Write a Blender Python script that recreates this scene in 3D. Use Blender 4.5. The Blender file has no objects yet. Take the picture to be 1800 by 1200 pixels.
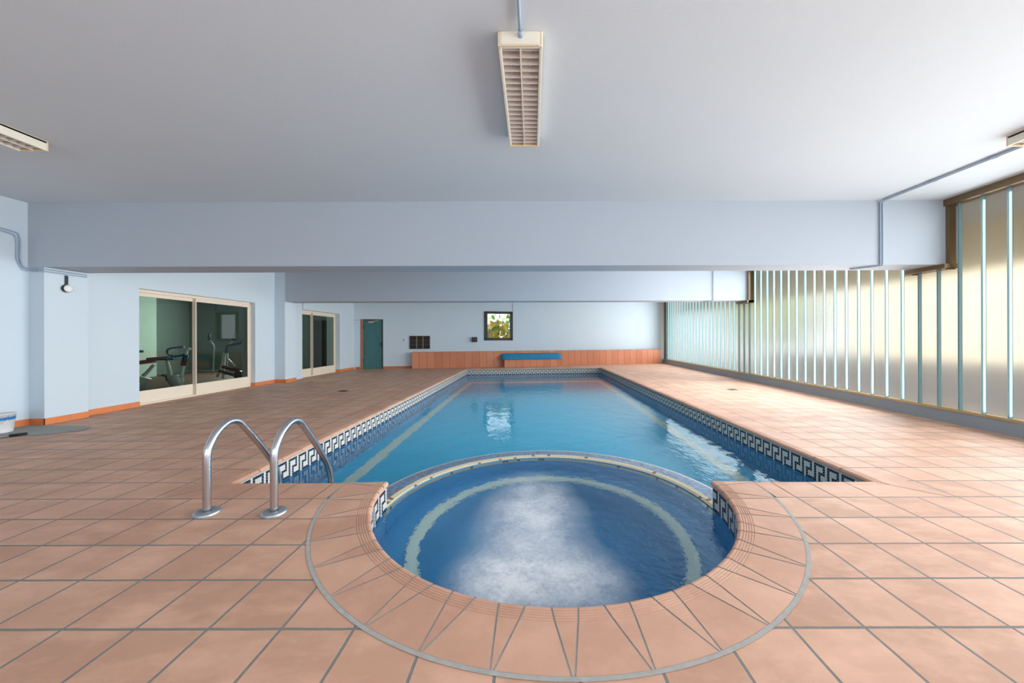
import bpy, bmesh, math, random
from mathutils import Vector, Matrix
random.seed(7)
PI = math.pi
sc = bpy.context.scene
COL = sc.collection

# ------------------------------------------------------------------ camera
F = 624.0; VX, VY, ROLL, EYE = 935.0, 593.0, 0.0026, 1.3
cd = bpy.data.cameras.new('camera'); cam = bpy.data.objects.new('camera', cd); COL.objects.link(cam)
cd.sensor_width = 36.0; cd.lens = 36.0 * F / 1800.0
cd.shift_x = -(VX - 900) / 1800.0; cd.shift_y = (VY - 600) / 1800.0
cd.clip_start = 0.05; cd.clip_end = 200
cam.matrix_world = Matrix.Translation((0, 0, EYE)) @ Matrix.Rotation(PI / 2, 4, 'X') @ Matrix.Rotation(-ROLL, 4, 'Z')
sc.camera = cam

# ------------------------------------------------------------------ world, sun, daylight, exposure
w = bpy.data.worlds.new('sky'); sc.world = w; w.use_nodes = True
bg = w.node_tree.nodes['Background']; bg.inputs[0].default_value = (0.80, 0.88, 1.0, 1); bg.inputs[1].default_value = 1.2
sd = bpy.data.lights.new('sun', 'SUN'); sun = bpy.data.objects.new('sun', sd); COL.objects.link(sun)
sd.energy = 2.9; sd.color = (1.0, 0.90, 0.72); sd.angle = math.radians(2)
sun.rotation_euler = (0, math.radians(-42), 0)          # comes over the roof from the left

def area(name, loc, rot, sx, sy, power, color, spread=180):
    d = bpy.data.lights.new(name, 'AREA'); d.shape = 'RECTANGLE'; d.size = sx; d.size_y = sy
    d.energy = power; d.color = color; d.spread = math.radians(spread)
    o = bpy.data.objects.new(name, d); COL.objects.link(o); o.location = loc; o.rotation_euler = rot
    return o
FACE_L = (0, PI / 2, -0.0264)     # emits towards -X, square to the glass wall; local x is height, local y is length
DAY = (0.93, 0.975, 1.0)
area('daylight_bay_near', (6.24 + 0.0264 * (0.9 - 4.5) + 0.035, 0.9, 1.72), FACE_L, 2.95, 8.4, 205, DAY, 130)
area('daylight_bay_middle', (6.24 + 0.0264 * (8.1 - 4.5) + 0.035, 8.1, 1.72), FACE_L, 2.95, 4.2, 175, DAY, 130)
area('daylight_bay_far', (6.24 + 0.0264 * (14.2 - 4.5) + 0.035, 14.2, 1.72), FACE_L, 2.95, 6.2, 118, DAY, 155)
area('daylight_rear', (0, -3.9, 1.7), (PI / 2, 0, 0), 11.0, 2.8, 18, (0.86, 0.93, 1.0))   # emits towards +Y
area('daylight_gym', (-10.6, 14.1, 1.7), (-PI / 2, 0, 0), 0.9, 1.1, 90, (0.9, 1.0, 0.95))
sc.view_settings.view_transform = 'Standard'; sc.view_settings.look = 'None'
sc.view_settings.exposure = 0.95; sc.view_settings.gamma = 1.0; sc.view_settings.use_curve_mapping = False

# ------------------------------------------------------------------ materials
def srgb(r, g, b):
    f = lambda c: (c / 255 / 12.92) if c / 255 <= 0.04045 else ((c / 255 + 0.055) / 1.055) ** 2.4
    return (f(r), f(g), f(b), 1)
def newmat(name):
    m = bpy.data.materials.new(name); m.use_nodes = True
    nt = m.node_tree; b = nt.nodes['Principled BSDF']
    return m, nt, b
def N(nt, t, **kw):
    n = nt.nodes.new(t)
    for k, v in kw.items(): setattr(n, k, v)
    return n
def plug(nt, v, sock):
    if hasattr(v, 'is_output'): nt.links.new(v, sock)
    else: sock.default_value = v
def M_(nt, op, a, b=None, c=None):
    n = N(nt, 'ShaderNodeMath', operation=op)
    plug(nt, a, n.inputs[0])
    if b is not None: plug(nt, b, n.inputs[1])
    if c is not None: plug(nt, c, n.inputs[2])
    return n.outputs[0]
def mixc(nt, fac, a, b, blend='MIX'):
    n = N(nt, 'ShaderNodeMix', data_type='RGBA', blend_type=blend)
    plug(nt, fac, n.inputs[0]); plug(nt, a, n.inputs[6]); plug(nt, b, n.inputs[7])
    return n.outputs[2]
def coords(nt): return N(nt, 'ShaderNodeTexCoord').outputs['Object']
def noise(nt, vec, scale, detail=4, rough=0.55):
    n = N(nt, 'ShaderNodeTexNoise'); n.inputs['Scale'].default_value = scale
    n.inputs['Detail'].default_value = detail; n.inputs['Roughness'].default_value = rough
    nt.links.new(vec, n.inputs['Vector']); return n.outputs['Fac']
def remap(nt, v, a, b, c=0.0, d=1.0):
    n = N(nt, 'ShaderNodeMapRange'); plug(nt, v, n.inputs[0])
    for i, x in enumerate((a, b, c, d)): n.inputs[i + 1].default_value = x
    return n.outputs[0]
def scalev(nt, vec, s):
    n = N(nt, 'ShaderNodeMapping'); n.inputs['Scale'].default_value = s; nt.links.new(vec, n.inputs['Vector']); return n.outputs[0]
def bump(nt, b, h, strength, dist=0.01):
    n = N(nt, 'ShaderNodeBump'); n.inputs['Strength'].default_value = strength; n.inputs['Distance'].default_value = dist
    nt.links.new(h, n.inputs['Height']); nt.links.new(n.outputs[0], b.inputs['Normal'])

def plain(name, col, rough=0.5, metal=0.0, var=0.06, scale=6.0, spec=0.5, bumpy=0.0):
    m, nt, b = newmat(name)
    nz = noise(nt, coords(nt), scale)
    dark = tuple(c * (1 - var) for c in col[:3]) + (1,); lite = tuple(min(1, c * (1 + var)) for c in col[:3]) + (1,)
    nt.links.new(mixc(nt, nz, dark, lite), b.inputs['Base Color'])
    b.inputs['Roughness'].default_value = rough; b.inputs['Metallic'].default_value = metal
    b.inputs['Specular IOR Level'].default_value = spec
    if bumpy: bump(nt, b, noise(nt, coords(nt), 90, 3), bumpy, 0.004)
    return m

def tile(name, col, col2, grout, px, py, ox, oy, gw, axes='XY', rough=0.45, stain=0.55, var=0.18, diag=False):
    """grid of tiles on two object-space axes with joints, tone changes per tile and worn patches"""
    m, nt, b = newmat(name)
    co = coords(nt); s = N(nt, 'ShaderNodeSeparateXYZ'); nt.links.new(co, s.inputs[0])
    ax = {'X': 0, 'Y': 1, 'Z': 2}
    # the joints wander a little
    wob = M_(nt, 'MULTIPLY', M_(nt, 'SUBTRACT', noise(nt, co, 5, 3), 0.5), 0.008)
    def line(a, p, o):
        v = M_(nt, 'DIVIDE', M_(nt, 'SUBTRACT', M_(nt, 'ADD', s.outputs[ax[a]], wob), o), p)
        fr = M_(nt, 'FRACT', v); d = M_(nt, 'MINIMUM', fr, M_(nt, 'SUBTRACT', 1.0, fr))
        return M_(nt, 'MULTIPLY', d, p), M_(nt, 'FLOOR', v)
    d1, c1 = line(axes[0], px, ox); d2, c2 = line(axes[1], py, oy)
    d = M_(nt, 'MINIMUM', d1, d2)
    g = remap(nt, d, gw * 0.42, gw * 0.6, 1.0, 0.0)
    wn = N(nt, 'ShaderNodeTexWhiteNoise', noise_dimensions='2D'); cx = N(nt, 'ShaderNodeCombineXYZ')
    nt.links.new(c1, cx.inputs[0]); nt.links.new(c2, cx.inputs[1]); nt.links.new(cx.outputs[0], wn.inputs['Vector'])
    body = mixc(nt, wn.outputs['Value'], col, col2)
    worn = remap(nt, noise(nt, scalev(nt, co, (1.0, 2.2, 1.0)), 2.3, 8, 0.62), 0.45, 0.75, 0.0, stain)
    body = mixc(nt, worn, body, tuple(min(1, c * 1.35 + 0.06) for c in col[:3]) + (1,))
    dk = remap(nt, noise(nt, co, 3.4, 6, 0.65), 0.5, 0.8, 0.0, stain * 0.8)
    body = mixc(nt, dk, body, tuple(c * 0.62 for c in col[:3]) + (1,))
    gr = mixc(nt, noise(nt, co, 40, 3), tuple(c * 0.7 for c in grout[:3]) + (1,), grout)
    nt.links.new(mixc(nt, g, body, gr), b.inputs['Base Color'])
    nt.links.new(mixc(nt, g, (rough,) * 3 + (1,), (0.9, 0.9, 0.9, 1)), b.inputs['Roughness'])
    b.inputs['Specular IOR Level'].default_value = 0.35
    h = M_(nt, 'ADD', M_(nt, 'MULTIPLY', g, -1.0), M_(nt, 'MULTIPLY', noise(nt, co, 26, 5), 0.12))
    bump(nt, b, h, 0.45, 0.006)
    return m

TC1 = srgb(212, 166, 140); TC2 = srgb(194, 148, 123); GROUT = srgb(140, 138, 132)
m_floor = tile('terracotta_floor_tile', TC1, TC2, GROUT, 0.3265, 0.3225, -1.78, 3.2, 0.013, rough=0.58)
m_bench = tile('terracotta_bench_tile', srgb(214, 140, 104), srgb(198, 122, 88), srgb(120, 80, 62), 0.315, 0.70, 0.02, -0.005, 0.010, axes='XZ', stain=0.15)
m_skirt_y = tile('terracotta_skirting_side', srgb(226, 136, 82), srgb(214, 124, 72), srgb(205, 170, 150), 0.33, 1.0, 0.05, -0.5, 0.008, axes='YZ', stain=0.12)
m_skirt_x = tile('terracotta_skirting_back', srgb(206, 118, 72), srgb(196, 110, 66), srgb(160, 110, 90), 0.33, 1.0, 0.05, -0.5, 0.008, axes='XZ', stain=0.12)
def coping_mat():
    m, nt, b = newmat('terracotta_coping')
    co = coords(nt); oi = N(nt, 'ShaderNodeNewGeometry')
    body = mixc(nt, oi.outputs['Random Per Island'], TC1, srgb(196, 148, 124))
    worn = remap(nt, noise(nt, co, 3.1, 8, 0.62), 0.45, 0.75, 0.0, 0.35)
    body = mixc(nt, worn, body, tuple(min(1, c * 1.35 + 0.06) for c in TC1[:3]) + (1,))
    dk = remap(nt, noise(nt, co, 3.9, 6, 0.65), 0.52, 0.8, 0.0, 0.28)
    body = mixc(nt, dk, body, tuple(c * 0.62 for c in TC1[:3]) + (1,))
    nt.links.new(body, b.inputs['Base Color']); b.inputs['Roughness'].default_value = 0.55; b.inputs['Specular IOR Level'].default_value = 0.35
    bump(nt, b, noise(nt, co, 26, 5), 0.06, 0.006)
    return m
m_coping = coping_mat()
m_grout = plain('grey_grout', srgb(172, 170, 164), 0.95, var=0.25, scale=30)
m_concrete = plain('bare_concrete', srgb(158, 158, 152), 0.9, var=0.15, scale=5)
m_wall = plain('pale_blue_wall_paint', srgb(208, 221, 230), 0.7, var=0.02, scale=1.5, spec=0.25, bumpy=0.12)
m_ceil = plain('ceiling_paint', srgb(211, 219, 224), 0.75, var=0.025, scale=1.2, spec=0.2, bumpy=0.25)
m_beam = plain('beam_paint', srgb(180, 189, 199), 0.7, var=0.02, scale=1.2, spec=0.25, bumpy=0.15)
m_sill = plain('grey_sill_paint', srgb(146, 156, 164), 0.6, var=0.06, scale=3)
m_bronze = plain('bronze_anodised_metal', srgb(128, 108, 82), 0.4, metal=0.55, var=0.08)
m_brass = plain('brass_sill_channel', srgb(190, 168, 120), 0.4, metal=0.5, var=0.08)
m_cream = plain('cream_aluminium', srgb(238, 224, 204), 0.45, var=0.03)
m_creamdk = plain('cream_aluminium_edge', srgb(196, 176, 160), 0.5, var=0.05)
m_steel = plain('stainless_steel', srgb(196, 196, 200), 0.24, metal=1.0, var=0.05)
m_flange = plain('dull_steel_flange', srgb(168, 176, 180), 0.4, metal=0.85, var=0.12, scale=30)
m_pipe = plain('grey_conduit', srgb(160, 178, 196), 0.45, var=0.05)
m_lampw = plain('lamp_white_enamel', srgb(236, 230, 212), 0.4, var=0.03)
m_lampy = plain('lamp_yellowed_edge', srgb(226, 200, 160), 0.45, var=0.1, scale=20)
m_louv = plain('lamp_louvre_white', srgb(206, 196, 190), 0.5, var=0.03)
m_tube = plain('fluorescent_tube_off', srgb(235, 235, 235), 0.3)
m_black = plain('black_plastic', srgb(28, 30, 33), 0.45)
m_dark = plain('dark_frame', srgb(58, 50, 46), 0.5, var=0.15)
m_white = plain('white_plastic', srgb(235, 236, 236), 0.4)
m_bucketb = plain('blue_label_band', srgb(30, 120, 190), 0.4)
m_navy = plain('navy_mosaic', srgb(28, 32, 66), 0.25, var=0.2, scale=40)
m_whitet = plain('white_mosaic', srgb(226, 224, 214), 0.25, var=0.07, scale=30)
m_creamt = plain('cream_mosaic', srgb(226, 212, 176), 0.35, var=0.1, scale=30)
m_bgrout = plain('mosaic_grout', srgb(190, 188, 180), 0.8, var=0.1)
m_rust = plain('rust_stained_mosaic', srgb(150, 104, 66), 0.5, var=0.25, scale=40)
m_blue1 = plain('pale_blue_mosaic', srgb(134, 168, 208), 0.3, var=0.15, scale=60)
m_blue2 = plain('mid_blue_mosaic', srgb(104, 140, 186), 0.3, var=0.15, scale=60)
m_blue3 = plain('grey_blue_mosaic', srgb(120, 142, 170), 0.3, var=0.15, scale=60)
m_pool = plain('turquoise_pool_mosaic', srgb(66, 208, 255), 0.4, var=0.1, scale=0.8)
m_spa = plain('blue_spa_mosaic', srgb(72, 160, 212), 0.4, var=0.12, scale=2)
m_poolw = plain('reflection_darkened_wall_mosaic', srgb(44, 128, 178), 0.4, var=0.15, scale=2)  # pool mosaic darkened on the walls to paint in a dark reflection
m_line = plain('pale_lane_mosaic', srgb(238, 244, 226), 0.4, var=0.05, scale=4)
m_teal = None
m_mat = plain('blue_board', srgb(20, 132, 176), 0.45, var=0.08, scale=4)
m_ochre = plain('ochre_render', srgb(236, 198, 124), 0.8, var=0.06, scale=1.5)
m_creamw = plain('cream_render', srgb(242, 234, 216), 0.85, var=0.05, scale=1.0)
m_stone = plain('grey_brown_stone', srgb(190, 182, 180), 0.9, var=0.3, scale=2.2)
m_ground = plain('pale_paving', srgb(170, 162, 150), 0.9, var=0.12, scale=1)
m_leaf_g = plain('green_leaf', srgb(120, 160, 70), 0.55, var=0.3, scale=3)
m_leaf_y = plain('yellow_leaf', srgb(226, 196, 60), 0.55, var=0.2, scale=3)
m_bark = plain('bark', srgb(110, 90, 70), 0.9, var=0.2)
m_gymwall = plain('gym_wall_paint', srgb(120, 136, 128), 0.8, var=0.04)
m_gymlite = plain('gym_pillar_paint', srgb(196, 212, 200), 0.8)
m_gymdk = plain('gym_dark_panel', srgb(60, 52, 48), 0.6, var=0.1)
m_gymfloor = plain('gym_floor', srgb(104, 78, 66), 0.6, var=0.15)
m_gymw = plain('machine_white_enamel', srgb(214, 226, 222), 0.35, var=0.04)
m_gymg = plain('machine_grey_shroud', srgb(120, 130, 128), 0.45, var=0.05)
m_gymb = plain('navy_vinyl', srgb(24, 44, 84), 0.5, var=0.08)
m_vent = plain('dark_vent', srgb(56, 50, 46), 0.6, var=0.25, scale=12)

def teal_mat():
    m, nt, b = newmat('weathered_teal_door')
    co = coords(nt)
    base = mixc(nt, noise(nt, scalev(nt, co, (3, 3, 0.8)), 2.5, 6), srgb(46, 98, 104), srgb(70, 124, 122))
    rust = remap(nt, noise(nt, scalev(nt, co, (9, 9, 1.2)), 1.6, 6), 0.62, 0.72, 0.0, 0.8)
    nt.links.new(mixc(nt, rust, base, srgb(70, 60, 44)), b.inputs['Base Color']); b.inputs['Roughness'].default_value = 0.5
    return m
m_teal = teal_mat()
m_wood = plain('worn_brown_jamb', srgb(166, 112, 84), 0.6, var=0.3, scale=9)

def water(name, scale, strength, dist, tint, sx=1.0, sy=1.0):
    m = bpy.data.materials.new(name); m.use_nodes = True; nt = m.node_tree
    nt.nodes.remove(nt.nodes['Principled BSDF']); out = nt.nodes['Material Output']
    g = N(nt, 'ShaderNodeBsdfGlass'); g.inputs['IOR'].default_value = 1.333; g.inputs['Roughness'].default_value = 0.02
    g.inputs['Color'].default_value = tint
    co = scalev(nt, coords(nt), (sx, sy, 1))
    h = M_(nt, 'ADD', noise(nt, co, scale, 3, 0.5), M_(nt, 'MULTIPLY', noise(nt, co, scale * 3.1, 3, 0.5), 0.3))
    bp = N(nt, 'ShaderNodeBump'); bp.inputs['Strength'].default_value = strength; bp.inputs['Distance'].default_value = dist
    nt.links.new(h, bp.inputs['Height']); nt.links.new(bp.outputs[0], g.inputs['Normal'])
    nt.links.new(g.outputs[0], out.inputs[0]); return m
m_water = water('pool_water', 4.5, 0.38, 0.02, (0.92, 0.99, 1.0, 1), 1.0, 0.7)
m_spawater = water('spa_water', 9.0, 0.5, 0.02, (0.86, 0.96, 1.0, 1))

def pane(name, tint, ior=1.5):
    """thin clear sheet: mirror-like sheen over a tinted see-through body"""
    m = bpy.data.materials.new(name); m.use_nodes = True; nt = m.node_tree
    nt.nodes.remove(nt.nodes['Principled BSDF']); out = nt.nodes['Material Output']
    fr = N(nt, 'ShaderNodeFresnel'); fr.inputs[0].default_value = ior
    tr = N(nt, 'ShaderNodeBsdfTransparent'); tr.inputs[0].default_value = tint
    gl = N(nt, 'ShaderNodeBsdfGlossy'); gl.inputs['Roughness'].default_value = 0.01
    mx = N(nt, 'ShaderNodeMixShader'); nt.links.new(fr.outputs[0], mx.inputs[0])
    nt.links.new(tr.outputs[0], mx.inputs[1]); nt.links.new(gl.outputs[0], mx.inputs[2]); nt.links.new(mx.outputs[0], out.inputs[0])
    return m
m_pane = pane('tinted_door_glass', (0.55, 0.64, 0.58, 1), 1.55)
m_clear = pane('clear_window_glass', (0.95, 0.97, 0.95, 1), 1.4)

def frosted():
    m = bpy.data.materials.new('ribbed_channel_glass'); m.use_nodes = True; nt = m.node_tree
    nt.nodes.remove(nt.nodes['Principled BSDF']); out = nt.nodes['Material Output']
    g = N(nt, 'ShaderNodeBsdfGlass'); g.inputs['IOR'].default_value = 1.45; g.inputs['Color'].default_value = (0.97, 0.975, 0.965, 1)
    co = coords(nt)
    streak = noise(nt, scalev(nt, co, (1, 60, 1.2)), 1.0, 4)
    nt.links.new(remap(nt, streak, 0.3, 0.7, 0.21, 0.26), g.inputs['Roughness'])
    t = N(nt, 'ShaderNodeBsdfTranslucent'); t.inputs[0].default_value = (0.88, 0.92, 0.92, 1)
    mx = N(nt, 'ShaderNodeMixShader'); mx.inputs[0].default_value = 0.22
    nt.links.new(g.outputs[0], mx.inputs[1]); nt.links.new(t.outputs[0], mx.inputs[2]); nt.links.new(mx.outputs[0], out.inputs[0])
    return m
m_frost = frosted()
def edgeglass():
    m = bpy.data.materials.new('aqua_glass_edge'); m.use_nodes = True; nt = m.node_tree
    nt.nodes.remove(nt.nodes['Principled BSDF']); out = nt.nodes['Material Output']
    t = N(nt, 'ShaderNodeBsdfTranslucent'); t.inputs[0].default_value = srgb(214, 232, 234)
    d = N(nt, 'ShaderNodeBsdfPrincipled'); d.inputs['Base Color'].default_value = srgb(152, 192, 198); d.inputs['Roughness'].default_value = 0.15
    mx = N(nt, 'ShaderNodeMixShader'); mx.inputs[0].default_value = 0.13
    nt.links.new(d.outputs[0], mx.inputs[1]); nt.links.new(t.outputs[0], mx.inputs[2]); nt.links.new(mx.outputs[0], out.inputs[0])
    return m
m_edge = edgeglass()

# ------------------------------------------------------------------ mesh helper
class MB:
    def __init__(s): s.bm = bmesh.new(); s.mats = []
    def mi(s, m):
        if m is None: return 0
        if m not in s.mats: s.mats.append(m)
        return s.mats.index(m)
    def face(s, pts, m=None, smooth=False):
        f = s.bm.faces.new([s.bm.verts.new(p) for p in pts]); f.material_index = s.mi(m); f.smooth = smooth; return f
    def box(s, x0, y0, z0, x1, y1, z1, m=None, bev=0.0):
        x0, x1 = min(x0, x1), max(x0, x1); y0, y1 = min(y0, y1), max(y0, y1); z0, z1 = min(z0, z1), max(z0, z1)
        return s.prism([(x0, y0), (x1, y0), (x1, y1), (x0, y1)], z0, z1, m, bev)
    def prism(s, poly, z0, z1, m=None, bev=0.0, mat=None):
        b = [s.bm.verts.new((x, y, z0)) for x, y in poly]; t = [s.bm.verts.new((x, y, z1)) for x, y in poly]
        n = len(poly); fs = [s.bm.faces.new(t), s.bm.faces.new(b[::-1])]
        for i in range(n): fs.append(s.bm.faces.new((b[i], b[(i + 1) % n], t[(i + 1) % n], t[i])))
        for f in fs: f.material_index = s.mi(m)
        if mat is not None: bmesh.ops.transform(s.bm, matrix=mat, verts=b + t)
        if bev:
            es = list({e for f in fs for e in f.edges})
            bmesh.ops.bevel(s.bm, geom=es, offset=bev, segments=2, affect='EDGES', profile=0.5)
        return fs
    def tube(s, pts, r, m=None, seg=12, closed=False, caps=True):
        P = [Vector(p) for p in pts]; n = len(P); rings = []; up = None
        rr = r if isinstance(r, (list, tuple)) else [r] * n
        for i in range(n):
            if closed: t = (P[(i + 1) % n] - P[i - 1])
            else: t = P[min(i + 1, n - 1)] - P[max(i - 1, 0)]
            t.normalize()
            if up is None:
                up = Vector((0, 0, 1)) if abs(t.z) < 0.9 else Vector((1, 0, 0))
            u = (up - t * up.dot(t)).normalized(); up = u; v = t.cross(u)
            rings.append([s.bm.verts.new(P[i] + (u * math.cos(a) + v * math.sin(a)) * rr[i]) for a in [2 * PI * k / seg for k in range(seg)]])
        k = s.mi(m)
        for i in range(n if closed else n - 1):
            a, b = rings[i], rings[(i + 1) % n]
            for j in range(seg):
                f = s.bm.faces.new((a[j], a[(j + 1) % seg], b[(j + 1) % seg], b[j])); f.smooth = True; f.material_index = k
        if caps and not closed:
            for ring in (rings[0][::-1], rings[-1]):
                f = s.bm.faces.new(ring); f.material_index = k
    def lathe(s, c, prof, m=None, seg=32, axis='Z', a0=0.0, a1=2 * PI, smooth=True):
        full = abs(a1 - a0 - 2 * PI) < 1e-6; k = s.mi(m); rings = []
        for i in range(seg if full else seg + 1):
            a = a0 + (a1 - a0) * i / seg; ring = []
            for r, z in prof:
                p = (r * math.cos(a), r * math.sin(a), z)
                if axis == 'X': p = (p[2], p[0], p[1])
                if axis == 'Y': p = (p[0], p[2], p[1])
                ring.append(s.bm.verts.new((c[0] + p[0], c[1] + p[1], c[2] + p[2])))
            rings.append(ring)
        m_ = len(rings)
        for i in range(m_ if full else m_ - 1):
            a, b = rings[i], rings[(i + 1) % m_]
            for j in range(len(prof) - 1):
                f = s.bm.faces.new((a[j], b[j], b[j + 1], a[j + 1])); f.smooth = smooth; f.material_index = k
    def obj(s, name, m=None, parent=None, up=False):
        bmesh.ops.recalc_face_normals(s.bm, faces=s.bm.faces)
        if up:
            for f in s.bm.faces:
                f.normal_update()
                if f.normal.z < 0: f.normal_flip()
        me = bpy.data.meshes.new(name); s.bm.to_mesh(me); s.bm.free()
        mats = s.mats or [m]
        for q in mats: me.materials.append(q)
        o = bpy.data.objects.new(name, me); COL.objects.link(o)
        if parent is not None: o.parent = parent
        return o
def tag(o, label=None, cat=None, group=None, kind=None):
    if label: o['label'] = label
    if cat: o['category'] = cat
    if group: o['group'] = group
    if kind: o['kind'] = kind
    return o
def thing(name, label, cat, loc=(0, 0, 0), rz=0.0, group=None, kind=None):
    o = bpy.data.objects.new(name, None); COL.objects.link(o); o.empty_display_size = 0.1
    o.location = loc; o.rotation_euler = (0, 0, rz)
    return tag(o, label, cat, group, kind)
def struct(o, label, cat): return tag(o, label, cat, None, 'structure')
def arc(c, r, a0, a1, n): return [(c[0] + r * math.cos(a0 + (a1 - a0) * i / n), c[1] + r * math.sin(a0 + (a1 - a0) * i / n)) for i in range(n + 1)]
def smooth_path(pts, n=8):
    P = [Vector(p) for p in pts]; out = []
    for i in range(len(P) - 1):
        a, b, c, d = P[max(i - 1, 0)], P[i], P[i + 1], P[min(i + 2, len(P) - 1)]
        for k in range(n):
            t = k / n
            out.append(0.5 * ((2 * b) + (-a + c) * t + (2 * a - 5 * b + 4 * c - d) * t * t + (-a + 3 * b - 3 * c + d) * t ** 3))
    out.append(P[-1]); return out

# ------------------------------------------------------------------ dimensions (metres; Y runs away from the camera)
CEIL = 3.345
def XR(y): return 6.24 + 0.0264 * (y - 4.5)            # line of the glass wall
PL, PN = -2.70, 3.20                                    # pool: left edge, near edge
def PRX(y): return 3.05 - 0.0085 * (y - 3.2)            # pool: right edge
def PFY(x): return 14.77 + 0.105 * (x + 2.70)           # pool: far edge
CW = 0.3225                                             # coping width
SC = (0.155, 3.18); SR = 1.455; SRO = 1.82              # spa centre, coping nose radius, coping outer radius
WZ = -0.258                                             # water level
BA = math.atan(0.2335); BO = Vector((-7.30, 14.69, 0))  # back wall: direction and left corner
BM = Matrix.Translation(BO) @ Matrix.Rotation(BA, 4, 'Z')   # local x along the wall, -y into the room

# ------------------------------------------------------------------ floor
prx = PRX(PN)
a_l = PI + math.asin((SC[1] - (PN - CW)) / SRO); a_r = 2 * PI - math.asin((SC[1] - (PN - CW)) / SRO)
fl = MB()
near = [(-8, -4), (8, -4), (8, PN - CW), (prx + CW, PN - CW)] + arc(SC, SRO, a_r, a_l, 64) + [(PL - CW, PN - CW), (-8, PN - CW)]
fl.face([(x, y, 0) for x, y in near], m_floor)
yfl, yfr = PFY(PL) + CW, PFY(PRX(15.3)) + CW
xfr = PRX(15.3) + CW
fl.face([(-8, PN - CW, 0), (PL - CW, PN - CW, 0), (PL - CW, yfl, 0), (-8, yfl, 0)], m_floor)
fl.face([(prx + CW, PN - CW, 0), (8, PN - CW, 0), (8, yfr, 0), (xfr, yfr, 0)], m_floor)
fl.face([(-8, yfl, 0), (PL - CW, yfl, 0), (xfr, yfr, 0), (8, yfr, 0), (8, 19, 0), (-8, 19, 0)], m_floor)
struct(fl.obj('floor', m_floor), 'terracotta tiled deck around the pool', 'floor')
cp = MB()
cp.face([(x, y, 0.004) for x, y in [(-7.57, 4.3), (-7.15, 4.45), (-6.85, 4.72), (-6.6, 4.78), (-6.35, 5.05), (-6.5, 5.25), (-7.1, 5.3), (-7.57, 5.33)]], m_concrete)
struct(cp.obj('trim_1'), 'patch of bare grey concrete floor beside the left pilaster', 'floor')

# ------------------------------------------------------------------ walls, beams, ceiling
wl = MB()
XO = -7.86
for y0, y1, face, z0, z1 in ((-4.2, 5.35, -7.58, 0, CEIL), (5.35, 5.88, -7.35, 0, CEIL), (5.88, 6.78, -7.5, 0, CEIL), (6.78, 9.62, -7.5, 2.26, CEIL),
                             (9.62, 10.35, -7.5, 0, CEIL), (10.35, 10.83, -7.2, 0, CEIL), (10.83, 11.44, -7.4, 0, CEIL),
                             (11.44, 13.6, -7.36, 2.22, CEIL), (13.6, 15.2, -7.36, 0, CEIL)):
    wl.box(XO, y0, z0, face, y1, z1, m_wall)
struct(wl.obj('wall_left'), 'pale blue left wall with two pilasters and two sliding doors', 'wall')
# back wall, in its own frame (u, v, z)
def bobj(mb, name, parent=None, m=None):
    o = mb.obj(name, m, parent)
    if parent is None: o.matrix_world = BM
    return o
def bw(px, py, off=0.0):
    """meeting point of a sight line with the back wall, as (u, z)"""
    dx = (px - VX - ROLL * (py - VY)) / F; dz = -(py - VY + ROLL * (px - VX)) / F
    n = Vector((-math.sin(BA), math.cos(BA))); p0 = Vector((BO.x, BO.y)) - n * off
    t = p0.dot(n) / (dx * n.x + n.y)
    return ((dx * t - BO.x) * math.cos(BA) + (t - BO.y) * math.sin(BA), EYE + dz * t)
def at(px, py, y):
    """point at depth y on a sight line"""
    return Vector(((px - VX - ROLL * (py - VY)) / F * y, y, EYE - (py - VY + ROLL * (px - VX)) / F * y))
du0, _ = bw(633.5, 605); du1, _ = bw(673.5, 605); dz1 = 2.08
wu0, wz1 = bw(851, 547); wu1, wz0 = bw(901.5, 598)
ULEN = 14.9
wb = MB(); TH = 0.25
for u0, u1, z0, z1 in ((-0.6, du0, 0, CEIL), (du0, du1, dz1, CEIL), (du1, wu0, 0, CEIL), (wu0, wu1, 0, wz0), (wu0, wu1, wz1, CEIL), (wu1, ULEN, 0, CEIL)):
    wb.box(u0, 0, z0, u1, TH, z1, m_wall)
struct(bobj(wb, 'wall_back'), 'pale blue back wall with a teal door and a small window', 'wall')
wr = MB()
for x0, x1, z0, z1 in ((-8, -5.6, 0, CEIL), (5.6, 6.6, 0, CEIL), (-5.6, 5.6, 0, 0.25), (-5.6, 5.6, 3.15, CEIL)): wr.box(x0, -4.2, z0, x1, -4.0, z1, m_wall)
struct(wr.obj('wall_rear'), 'pale blue wall behind the camera with a wide window opening', 'wall')
sl = MB()
sl.prism([(XR(-4.2), -4.2), (XR(-4.2) + 0.3, -4.2), (XR(18.2) + 0.3, 18.2), (XR(18.2), 18.2)], 0, 0.19, m_sill)
struct(sl.obj('wall_right'), 'low grey painted sill wall under the channel glass', 'wall')
cl = MB(); cl.box(-8, -4.2, CEIL, 8.0, 19, CEIL + 0.25, m_ceil)
struct(cl.obj('ceiling'), 'flat pale painted ceiling over the pool', 'ceiling')
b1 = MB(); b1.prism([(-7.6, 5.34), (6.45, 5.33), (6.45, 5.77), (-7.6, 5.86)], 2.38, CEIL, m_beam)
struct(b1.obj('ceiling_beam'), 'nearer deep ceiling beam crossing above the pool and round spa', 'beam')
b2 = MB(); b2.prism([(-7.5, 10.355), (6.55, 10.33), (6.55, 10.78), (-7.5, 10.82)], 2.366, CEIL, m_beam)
struct(b2.obj('ceiling_beam'), 'farther ceiling beam, narrower in view, in front of the back wall', 'beam')

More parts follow.
